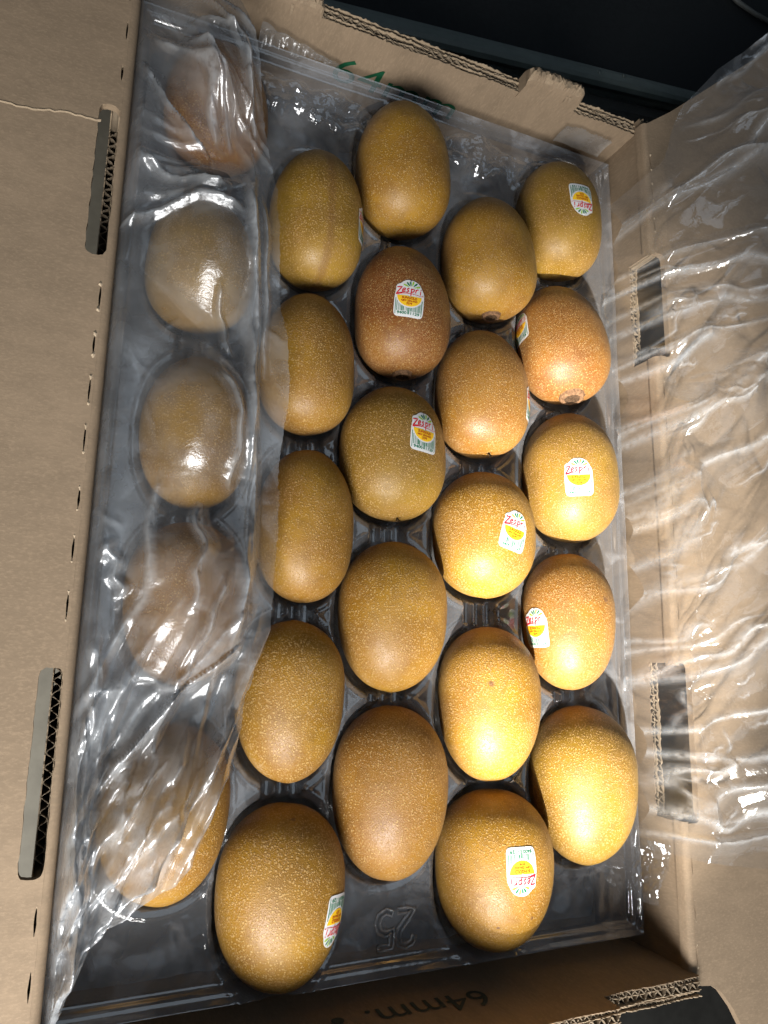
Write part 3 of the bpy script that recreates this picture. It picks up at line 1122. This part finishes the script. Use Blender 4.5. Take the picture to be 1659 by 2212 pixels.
for (c, r), (fx, fy, a, bl) in FR.items():
    seed = c * 17 + r * 5 + 3
    az = a * .94
    fn = kiwi_fn(seed, a, bl, az, (.75, .7, .25, 0.0, -.1)[r], (-.05, -.045, -.01, .055, .06)[r], {(4, 1): .24, (2, 1): .07, (3, 0): .09}.get((c, r), (.03, .06, .02, 0, 0)[r]))
    root = empty("kiwifruit", (fx, fy, -BASE_OFF))
    tag(root, LABEL[(c, r)], "kiwifruit", "golden kiwifruit lying in the tray")
    (ca_, cb_), fuzz, dots = LOOK[(c, r)]
    jit = random.Random(seed).uniform(.92, 1.1)
    mk = [(x_, y_, z_ + BASE_OFF, q_) for x_, y_, z_, q_ in MARKS.get((c, r), ())]
    mat = kiwi_mat("kiwi_skin", seed, [x_ * jit * k_ for x_, k_ in zip(ca_, (.97, .87, .9))], [x_ * jit * k_ for x_, k_ in zip(cb_, (.97, .88, .9))], fuzz, dots, mk, .001 if (c, r) == (1, 0) else None)
    v, f = build_skin(fn)
    mesh_obj("skin", [(p.x, p.y, p.z + BASE_OFF) for p in v], f, mat, root, True)
    if (c, r) in STICK:
        put_sticker(root, fn, az, bl, *STICK[(c, r)], BASE_OFF)
    if (c, r) in ((2, 1), (3, 0), (4, 1)):
        stem_scar(root, fn, bl, BASE_OFF, -1, 1.0 if c == 4 else .72)
    if (c, r) in ((3, 1), (2, 2)):
        bristles(root, fn, BASE_OFF, -1)

# ------------------------------------------------------------------ plastic bag
bag = empty("plastic_bag", (0, 0, ZF))
tag(bag, "crumpled clear plastic bag folded over the left fruit and out over the right flap", "plastic bag")
bag_inv = Matrix.Translation((0, 0, -ZF))


def film_obj(name, V, nu, nv, mat, crease=None):
    o = mesh_obj(name, V.reshape(-1, 3), grid_faces(nu, nv), mat, bag, False)
    o.matrix_parent_inverse = bag_inv
    o.data.shade_smooth()
    at = o.data.attributes.new("crease", 'FLOAT', 'POINT')
    if crease is not None:
        at.data.foreach_set("value", crease.reshape(-1).astype(np.float32))
    return o


# long folds of the bag, as lines on the film: over the left fruit, over the right flap
LL = [[(-0.1446, 0.2044), (-0.1251, 0.1797), (-0.1143, 0.1421)], [(-0.1369, 0.2133), (-0.1142, 0.2039), (-0.1018, 0.1517)], [(-0.155, 0.2042), (-0.1324, 0.1825), (-0.1229, 0.1447)], [(-0.16, 0.1801), (-0.1472, 0.1605), (-0.1245, 0.1334)], [(-0.1062, 0.1283), (-0.1001, 0.0824), (-0.0968, 0.0474), (-0.0971, 0.0177), (-0.0921, -0.0244), (-0.0941, -0.0701), (-0.1004, -0.1134)], [(-0.0972, 0.1202), (-0.0924, 0.0739), (-0.091, 0.0237)], [(-0.1383, -0.0323), (-0.1417, -0.0921), (-0.152, -0.1184)], [(-0.1575, -0.0663), (-0.1495, -0.0924)], [(-0.1674, 0.0848), (-0.1514, 0.098), (-0.1319, 0.1048), (-0.1085, 0.1037)], [(-0.16, 0.1245), (-0.1394, 0.1143), (-0.1186, 0.1139)], [(-0.0885, -0.0917), (-0.1147, -0.1178), (-0.1336, -0.134), (-0.1547, -0.1713)], [(-0.0962, -0.1112), (-0.1237, -0.134), (-0.1464, -0.1624), (-0.1611, -0.1977)], [(-0.081, -0.1066), (-0.1021, -0.1543), (-0.1285, -0.2004), (-0.15, -0.2248), (-0.1605, -0.2403)], [(-0.12, -0.13), (-0.1398, -0.1281), (-0.1581, -0.1339)], [(-0.1406, -0.1182), (-0.1516, -0.1454), (-0.1593, -0.1801), (-0.1603, -0.2064)], [(-0.0994, -0.1643), (-0.1082, -0.1852), (-0.1166, -0.207)], [(-0.1296, -0.1612), (-0.1465, -0.1827), (-0.159, -0.2203)], [(-0.1285, -0.2004), (-0.1416, -0.2188), (-0.153, -0.2295)], [(-0.1561, -0.1146), (-0.16, -0.1527), (-0.1629, -0.1975)], [(-0.1065, -0.0818), (-0.1153, -0.1096), (-0.124, -0.13)], [(-0.1217, -0.0459), (-0.1181, -0.0675), (-0.1221, -0.0995)], [(-0.1128, 0.0198), (-0.1024, -0.0023), (-0.1049, -0.0374)], [(-0.1177, 0.0628), (-0.1089, 0.0302)], [(-0.1207, -0.1768), (-0.1355, -0.2052), (-0.1452, -0.2184)]]
RL = [[(0.1219, 0.1369), (0.1576, 0.147), (0.2101, 0.1569), (0.2687, 0.1673)], [(0.1401, 0.1269), (0.1823, 0.1394), (0.2669, 0.1484)], [(0.1407, 0.1119), (0.1707, 0.1197), (0.2653, 0.1345)], [(0.1239, 0.0903), (0.1499, 0.1066), (0.1957, 0.1127), (0.2646, 0.1286)], [(0.1495, 0.009), (0.1919, 0.0541), (0.2619, 0.1056)], [(0.1585, -0.016), (0.1866, 0.0062), (0.2554, 0.0499)], [(0.1391, -0.1504), (0.186, -0.1139), (0.2408, -0.0755)], [(0.1359, -0.1679), (0.1828, -0.1486), (0.2339, -0.1345)], [(0.1553, -0.2047), (0.1915, -0.1824), (0.2301, -0.1669)], [(0.13, -0.0893), (0.1586, -0.0342), (0.1699, -0.0177)], [(0.1296, 0.1549), (0.1794, 0.1926), (0.2782, 0.2445)], [(0.1323, 0.136), (0.1534, 0.168), (0.1759, 0.2021)], [(0.1314, 0.0544), (0.1584, 0.0684), (0.2001, 0.0924)], [(0.1282, 0.03), (0.1599, 0.0348), (0.189, 0.0581)], [(0.1284, 0.0008), (0.1477, 0.021), (0.1637, 0.0354)], [(0.1289, -0.0498), (0.1448, -0.0232), (0.1732, 0.0094)], [(0.1285, -0.114), (0.1474, -0.0897), (0.1787, -0.0632), (0.2206, -0.0368)], [(0.1289, -0.1346), (0.1676, -0.108), (0.1995, -0.0877)], [(0.1308, -0.1844), (0.1696, -0.1712), (0.2316, -0.1544)], [(0.1426, -0.207), (0.181, -0.2047), (0.2266, -0.1973)], [(0.1587, -0.2179), (0.1875, -0.2127), (0.2247, -0.2129)], [(0.1873, 0.2417), (0.2241, 0.2615), (0.2854, 0.3066)], [(0.1882, 0.1987), (0.2316, 0.2451), (0.282, 0.2772)], [(0.2073, 0.2747), (0.258, 0.3208), (0.2889, 0.3368)], [(0.1437, 0.075), (0.1838, 0.0924), (0.2355, 0.1062)], [(0.1275, 0.1156), (0.1526, 0.0957), (0.1552, 0.0772)]]


def poly_field(X, Y, lines, amp, w, seed, kw=None):
    """height and crease strength of long ridges that follow polylines"""
    r2 = np.random.default_rng(seed)
    H = np.zeros_like(X); K = np.zeros_like(X)
    for ln in lines:
        P_ = np.array(ln, float)
        seg = np.hypot(np.diff(P_[:, 0]), np.diff(P_[:, 1])); tot = seg.sum(); acc = 0.0
        D = np.full(X.shape, 9.0); T = np.zeros_like(X); SG = np.ones_like(X)
        for i in range(len(P_) - 1):
            dx, dy = P_[i + 1] - P_[i]; L_ = seg[i] + 1e-9
            t = np.clip(((X - P_[i, 0]) * dx + (Y - P_[i, 1]) * dy) / L_ ** 2, 0, 1)
            ex = X - P_[i, 0] - t * dx; ey = Y - P_[i, 1] - t * dy
            d = np.hypot(ex, ey)
            m = d < D
            D = np.where(m, d, D); T = np.where(m, (acc + t * L_) / tot, T); SG = np.where(m, np.sign(dx * ey - dy * ex), SG)
            acc += seg[i]
        a = amp * r2.uniform(.6, 1.4); ww = w * r2.uniform(.6, 1.5); sk = r2.uniform(.35, 1.65)
        D = np.abs(D * SG + ww * .25 * np.sin(T * r2.uniform(9, 16) + r2.uniform(0, 6))) 
        tap = np.clip(np.minimum(T, 1 - T) * 8 + .25, 0, 1)
        wl = np.where(SG > 0, ww * sk, ww * (2 - sk))
        H += a * np.clip(1 - D / wl, 0, 1) ** 1.2 * tap
        K = np.maximum(K, np.clip(1 - D / (wl * .55 if kw is None else kw * (.5 + ww / w * .6)), 0, 1) ** (1 if kw is None else 1.6) * tap * r2.uniform(.6, 1.0))
    return H, K


def seg_field(X, Y, segs):
    """sum of tent-shaped creases; segs rows: x0,y0,x1,y1,amp,width,skew"""
    H = np.zeros_like(X)
    for x0, y0, x1, y1, amp, w, sk in segs:
        dx, dy = x1 - x0, y1 - y0
        L = math.hypot(dx, dy) + 1e-9
        s = ((X - x0) * dx + (Y - y0) * dy) / L
        d = (-(X - x0) * dy + (Y - y0) * dx) / L
        d = d + .12 * w * np.sin(s * 2 * math.pi / (L * .45) + x0 * 300)
        tt = np.clip(s / L, 0, 1)
        ta = np.clip(np.sin(np.pi * np.clip((s / L + .0), 0, 1)), 0, 1) ** .6
        wl = w * sk; wr = w * (2 - sk)
        h = np.where(d < 0, 1 + d / wl, 1 - d / wr)
        H += amp * np.clip(h, 0, 1) ** 1.15 * ta
    return H


def crumple(X, Y, scale, seed, octs=2):
    """faceted crumple: piecewise planar cells"""
    rg = np.random.default_rng(seed)
    H = np.zeros_like(X)
    amp = 1.0
    for o in range(octs):
        x0, x1, y0, y1 = X.min(), X.max(), Y.min(), Y.max()
        n = int((x1 - x0) * (y1 - y0) / scale ** 2) + 4
        px = rg.uniform(x0, x1, n); py = rg.uniform(y0, y1, n)
        hh = rg.uniform(-.5, .5, n); gx = rg.normal(0, .7, n); gy = rg.normal(0, .7, n)
        best = np.full(X.shape, -1e9)
        for i in range(n):
            d = ((X - px[i]) ** 2 + (Y - py[i]) ** 2) / scale ** 2
            val = hh[i] + gx[i] * (X - px[i]) / scale + gy[i] * (Y - py[i]) / scale - d * .9
            best = np.maximum(best, val)
        H += amp * best * scale
        amp *= .8; scale *= .5
    return H


# --- left: folded over the first column
RE = [(.2520, -.118), (.2149, -.1094), (.186, -.1001), (.1272, -.0887), (.0533, -.0831), (.0162, -.0767), (-.0113, -.0786), (-.06, -.0790), (-.102, -.0794), (-.1346, -.0911), (-.1634, -.0959), (-.1904, -.1087), (-.2089, -.1154), (-.2195, -.1375), (-.2354, -.1523), (-.261, -.1600), (-.284, -.1630)]
CR = [(.2520, -.125), (.2162, -.1193), (.1542, -.1027), (.0841, -.0995), (.0241, -.095), (-.0697, -.0934), (-.1133, -.0964), (-.15, -.108), (-.19, -.128), (-.2195, -.1475), (-.25, -.158), (-.284, -.1645)]


def edge_fn(tab_, y):
    t = sorted(tab_)
    return np.interp(y, [p[0] for p in t], [p[1] for p in t])


def fruit_top(X, Y, cols, lift):
    H = np.full_like(X, -.03)
    for (c, r), (fx, fy, a, bl) in FR.items():
        if c in cols:
            rho = (np.abs(X - fx) / a) ** 2 + (np.abs(Y - fy) / bl) ** PN
            H = np.maximum(H, np.where(rho < 1, a * .97 * np.sqrt(np.clip(1 - rho, 0, 1)) + lift, -.03))
    return H


def left_film(name, edge_tab, nu, nv, lift, wr_seed, segs, mat, cr_amp, jag):
    yv = np.linspace(.252, -.284, nv)
    re = edge_fn(edge_tab, yv)
    re = np.convolve(np.pad(re, 4, mode='edge'), np.ones(9) / 9, 'valid')
    rg = np.random.default_rng(wr_seed)
    re = re + jag * (np.convolve(rg.normal(0, 1, nv + 6), np.ones(7) / 7, 'valid')) + jag * .5 * rg.normal(0, .3, nv)
    U = np.linspace(0, 1, nu)[:, None]
    X = -.1665 + (re[None, :] + .1665) * U
    Y = np.repeat(yv[None, :], nu, 0)
    sup = fruit_top(X, Y, (0, 1), .0035 + lift)
    z = np.maximum(sup, .012 + lift)
    for it in range(260):
        zz = z.copy()
        zz[1:-1, 1:-1] = .25 * (z[2:, 1:-1] + z[:-2, 1:-1] + z[1:-1, 2:] + z[1:-1, :-2])
        zz[-1, :] = zz[-2, :]
        zz[:, 0] = zz[:, 1]; zz[:, -1] = zz[:, -2]
        zz[0, :] = .026 + lift
        z = np.maximum(zz, sup)
    # left margin dips into the gap beside the wall
    H = seg_field(X, Y, segs)
    cr = crumple(X, Y, .045, wr_seed + 5, 2)
    cr = cr - cr.min()
    Hp, K = poly_field(X, Y, LL, .0042, .0042, wr_seed)
    fine = crumple(X, Y, .013, wr_seed + 9, 1); fine -= fine.min()
    z = z + H + Hp + cr * cr_amp + fine * cr_amp * .25
    K = np.clip(K + np.clip(H / .006, 0, .35) * .6, 0, 1)
    # margin tucked down along the left wall
    tuck = np.clip(1 - (X + .1665) / .007, 0, 1)
    z = z * (1 - tuck) + tuck * (.020 + lift)
    return film_obj(name, np.stack([X, Y, z], -1), nu, nv, mat, K)


rg = random.Random(21)
segs = []
# long folds along the inner crease
cy = [(.20, -.112), (.15, -.1045), (.08, -.101), (.02, -.097), (-.05, -.0955), (-.11, -.098)]
for i in range(len(cy) - 1):
    segs.append((cy[i][1], cy[i][0] + .004, cy[i + 1][1], cy[i + 1][0] - .004, .005, .0045, 1.3))
# slanting folds towards the near left corner
for k in range(22):
    x1 = rg.uniform(-.150, -.082); y1 = rg.uniform(-.16, -.085)
    L = rg.uniform(.05, .13); a = math.radians(rg.uniform(232, 258))
    segs.append((x1, y1, x1 + L * math.cos(a), y1 + L * math.sin(a), rg.uniform(.003, .0075), rg.uniform(.003, .007), rg.uniform(.4, 1.6)))
for k in range(9):
    segs.append((rg.uniform(-.166, -.155), rg.uniform(-.20, -.13), rg.uniform(-.165, -.15), rg.uniform(-.28, -.23), rg.uniform(.002, .0045), rg.uniform(.003, .005), rg.uniform(.5, 1.5)))
# fan of folds over the farthest fruit
for k in range(11):
    a = math.radians(rg.uniform(-75, -35))
    x0 = rg.uniform(-.155, -.125); y0 = rg.uniform(.185, .245); L = rg.uniform(.03, .075)
    segs.append((x0, y0, x0 + L * math.cos(a), y0 + L * math.sin(a), rg.uniform(.002, .005), rg.uniform(.0025, .0055), rg.uniform(.4, 1.6)))
for k in range(5):
    segs.append((-.163, .155 - .012 * k + rg.uniform(-.004, .004), -.115, .145 - .009 * k + rg.uniform(-.006, .006), rg.uniform(.0015, .004), rg.uniform(.003, .006), rg.uniform(.5, 1.5)))
# small random creases
for k in range(16):
    x0 = rg.uniform(-.16, -.085); y0 = rg.uniform(-.15, .22); a = rg.uniform(0, 6.28); L = rg.uniform(.008, .03)
    segs.append((x0, y0, x0 + L * math.cos(a), y0 + L * math.sin(a), rg.uniform(.0005, .0014), rg.uniform(.0015, .003), rg.uniform(.4, 1.6)))
for k in range(20):
    x_ = rg.uniform(-.150, -.105); y_ = rg.uniform(-.20, -.15)
    dx_ = rg.uniform(.25, .55); L_ = rg.uniform(.04, .075)
    LL.append([(x_, y_), (x_ - L_ * dx_ * .6, y_ - L_ * .5), (max(-.165, x_ - L_ * dx_ * 1.1), y_ - L_)])
for k in range(10):
    y_ = rg.uniform(-.22, -.10)
    LL.append([(rg.uniform(-.160, -.150), y_), (rg.uniform(-.163, -.154), y_ - .03), (rg.uniform(-.165, -.158), y_ - .055)])
left_film("outer_film", RE, 130, 460, .004, 3, segs, M_FILM, .13, .0009)


# --- right: spread out over the right flap
def poly_at(pts, t):
    P_ = np.array(pts, float)
    d = np.r_[0, np.cumsum(np.hypot(np.diff(P_[:, 0]), np.diff(P_[:, 1])))]
    d /= d[-1]
    return np.stack([np.interp(t, d, P_[:, i]) for i in range(P_.shape[1])], -1)


def right_film(name, top, bot, xr, nu, nv, z0, segs, cr_amp, seed, mat, bulge):
    u = np.linspace(0, 1, nu); v = np.linspace(0, 1, nv)
    u = u ** 1.15
    Tp = poly_at(top, u); Bt = poly_at(bot, u)
    left = np.stack([np.full(nv, 1.0) * (top[0][0] * (1 - v) + bot[0][0] * v), top[0][1] * (1 - v) + bot[0][1] * v], -1)
    left[:, 0] += .0020 * np.sin(v * 23) + .0012 * np.sin(v * 61)
    right = np.stack([np.full(nv, xr), top[-1][1] * (1 - v) + bot[-1][1] * v], -1)
    U = u[:, None, None]; V_ = v[None, :, None]
    S = (1 - V_) * Tp[:, None] + V_ * Bt[:, None] + (1 - U) * left[None] + U * right[None]
    S -= (1 - U) * (1 - V_) * Tp[0] + U * (1 - V_) * Tp[-1] + (1 - U) * V_ * Bt[0] + U * V_ * Bt[-1]
    X, Y = S[..., 0], S[..., 1]
    k = np.clip((X - .1600) / (.1712 - .1600), 0, 1)
    zb = -.002 + (.0405 + z0) * k ** .8
    zb += bulge * np.clip((X - .172) / .06, 0, 1) ** 1.0
    ph_ = (Y - .95 * X) / .075 * 2 * math.pi + 1.2 * np.sin(X * 40 + Y * 9)
    zb += .013 * np.clip((X - .170) / .05, 0, 1) * (.5 + .5 * np.sin(ph_)) ** 1.6
    H = seg_field(X, Y, segs)
    cr = crumple(X, Y, .048, seed, 2) + .14 * crumple(X, Y, .014, seed + 1, 1); cr -= np.percentile(cr, 2); cr = np.clip(cr, 0, None)
    Hp, K = poly_field(X, Y, RL, .0046, .0095, seed, .0038)
    H2, K2 = poly_field(X, Y, RS, .0011, .0022, seed + 3, .0013)
    Hp = Hp + H2
    K = np.clip(np.maximum(K, K2), 0, 1)
    z = zb + (H * .22 + Hp + cr * cr_amp) * np.clip((X - .158) / .012, .4, 1)
    return film_obj(name, np.stack([X, Y, z], -1), nu, nv, mat, K)


rsegs = []
for (x0, y0, x1, y1, am, w) in ((.172, -.075, .275, .055, .011, .010), (.170, -.110, .30, .020, .013, .012), (.168, -.17, .29, -.075, .014, .012), (.172, -.205, .30, -.135, .013, .013),
                                (.163, .165, .24, .235, .010, .010), (.165, .150, .29, .150, .009, .010), (.168, .115, .29, .110, .010, .010), (.166, .095, .28, .080, .009, .008),
                                (.168, .135, .27, .165, .006, .008), (.170, -.03, .26, .045, .006, .008), (.165, .18, .23, .27, .009, .010), (.175, .20, .26, .30, .010, .012)):
    rsegs.append((x0, y0, x1, y1, am, w * .75, rg.uniform(.5, 1.5)))
for k in range(9):
    x0 = rg.uniform(.162, .20); y0 = rg.uniform(-.22, .18); base_a = 48 if y0 < .03 else 8
    a = math.radians(base_a + rg.uniform(-28, 28)); L = rg.uniform(.02, .09)
    rsegs.append((x0, y0, x0 + L * math.cos(a), y0 + L * math.sin(a), rg.uniform(.001, .0045), rg.uniform(.002, .006), rg.uniform(.4, 1.6)))
for k in range(26):
    x0 = rg.uniform(.165, .27); y0 = rg.uniform(-.22, .28); a = rg.uniform(0, 6.28); L = rg.uniform(.006, .03)
    rsegs.append((x0, y0, x0 + L * math.cos(a), y0 + L * math.sin(a), rg.uniform(.0005, .0018), rg.uniform(.0014, .003), rg.uniform(.4, 1.6)))
top = [(.160, .205), (.1700, .216), (.1748, .228), (.1850, .2600), (.2050, .285), (.2350, .312), (.2726, .345), (.34, .40)]
bot = [(.1600, -.228), (.1690, -.226), (.176, -.2265), (.188, -.229), (.2039, -.2285), (.2304, -.2277), (.28, -.2255), (.34, -.222)]
DG = []
for ln in RL:
    if abs(ln[-1][1] - ln[0][1]) > .045:
        for o_ in rg.sample((-.013, .011, .022, None, None), 1):
            if o_ is None: continue
            o2 = o_ * rg.uniform(.6, 1.3); t0, t1 = rg.uniform(0, .35), rg.uniform(.6, 1)
            a_ = (ln[0][0] * (1 - t0) + ln[-1][0] * t0 - o2 * .5, ln[0][1] * (1 - t0) + ln[-1][1] * t0 + o2)
            b_ = (ln[0][0] * (1 - t1) + ln[-1][0] * t1 - o2 * .5, ln[0][1] * (1 - t1) + ln[-1][1] * t1 + o2)
            m_ = ((a_[0] + b_[0]) / 2 + rg.uniform(-.004, .004), (a_[1] + b_[1]) / 2 + rg.uniform(-.004, .004))
            DG.append([a_, m_, b_])
RL += DG
for k in range(4):
    y_ = rg.uniform(-.225, .20); d_ = rg.uniform(-.012, .022)
    RL.append([(rg.uniform(.159, .164), y_), (rg.uniform(.168, .174), y_ + d_ * .6), (rg.uniform(.176, .195), y_ + d_)])
RS = []
for k in range(60):
    x_ = rg.uniform(.160, .265); y_ = rg.uniform(-.225, .26)
    a_ = math.radians((46 if y_ < .05 else 12) + rg.gauss(0, 24)); L_ = rg.uniform(.006, .034)
    RS.append([(x_, y_), (x_ + L_ * .5 * math.cos(a_), y_ + L_ * .5 * math.sin(a_)), (x_ + L_ * math.cos(a_ + .2), y_ + L_ * math.sin(a_ + .2))])
right_film("spread_film", top, bot, .34  , 260, 620, .0, rsegs, .24, 31, M_FILM2, .018)

# under-layer of the film along the tray's right and far margins
def strip(name, P, nu, nv, amp, seed, mat, jag=0.0):
    """P(u,v)->x,y,z arrays"""
    u = np.linspace(0, 1, nu)[:, None] * np.ones((1, nv)); v = np.ones((nu, 1)) * np.linspace(0, 1, nv)[None]
    X, Y, Zz, n = P(u, v)
    cr = crumple(u * n[0], v * n[1], .016, seed, 3); cr -= cr.mean()
    return film_obj(name, np.stack([X + cr * amp * n[2], Y + cr * amp * n[3], Zz + cr * amp * n[4]], -1), nu, nv, mat)


rj = np.random.default_rng(4)


def rag(v, a, seed):
    r2 = np.random.default_rng(seed)
    k = r2.normal(0, 1, 40)
    base_ = np.interp(v, np.linspace(0, 1, 40), k)
    k2 = r2.normal(0, 1, 160)
    return a * (base_ + .35 * np.interp(v, np.linspace(0, 1, 160), k2))


strip("margin_film", lambda u, v: (.1665 - .020 * u, .235 - .48 * v, -.012 - .012 * u, (.02, .48, .2, 0, .5)), 24, 420, .5, 5, M_FILM2)
strip("margin_film", lambda u, v: (-.10 + .262 * v, .228 - .022 * u + rag(v, .0022, 2) * u, .0025 - .004 * u, (.036, .262, 0, 0, .30)), 40, 260, 1., 6, M_FILM2)
strip("torn_film_piece", lambda u, v: (.118 + .040 * v, .2515 + 0 * u, -.001 + .0165 * u + rag(v, .0006, 7) * u + .002 * np.sin(v * 3) * u, (.0165, .04, 0, .1, 0)), 16, 40, 1., 9, M_FILM)
strip("torn_film_piece", lambda u, v: (-.098 + .052 * v, .2510 - .004 * u, .012 - .012 * u - .012 * v * (1 - u) + rag(v, .001, 9) * u, (.02, .05, 0, .2, .1)), 24, 60, 1., 12, M_FILM)
strip("liner_film", lambda u, v: (-.163 + .330 * u, -.280 + .530 * v, -.044 + 0 * u, (.33, .53, 0, 0, .25)), 120, 190, 1., 22, M_LINER_FILM)
# twisted tail hanging at the near right
strip("bag_tail", lambda u, v: (.1655 - .004 * u + .002 * np.sin(v * 6) - .006 * v * 0, -.222 - .036 * v + 0 * u, .026 - .026 * u * (1 - .45 * v) - .010 * v, (.03, .036, -.35, .1, .2)), 34, 44, 1., 14, M_FILM2)
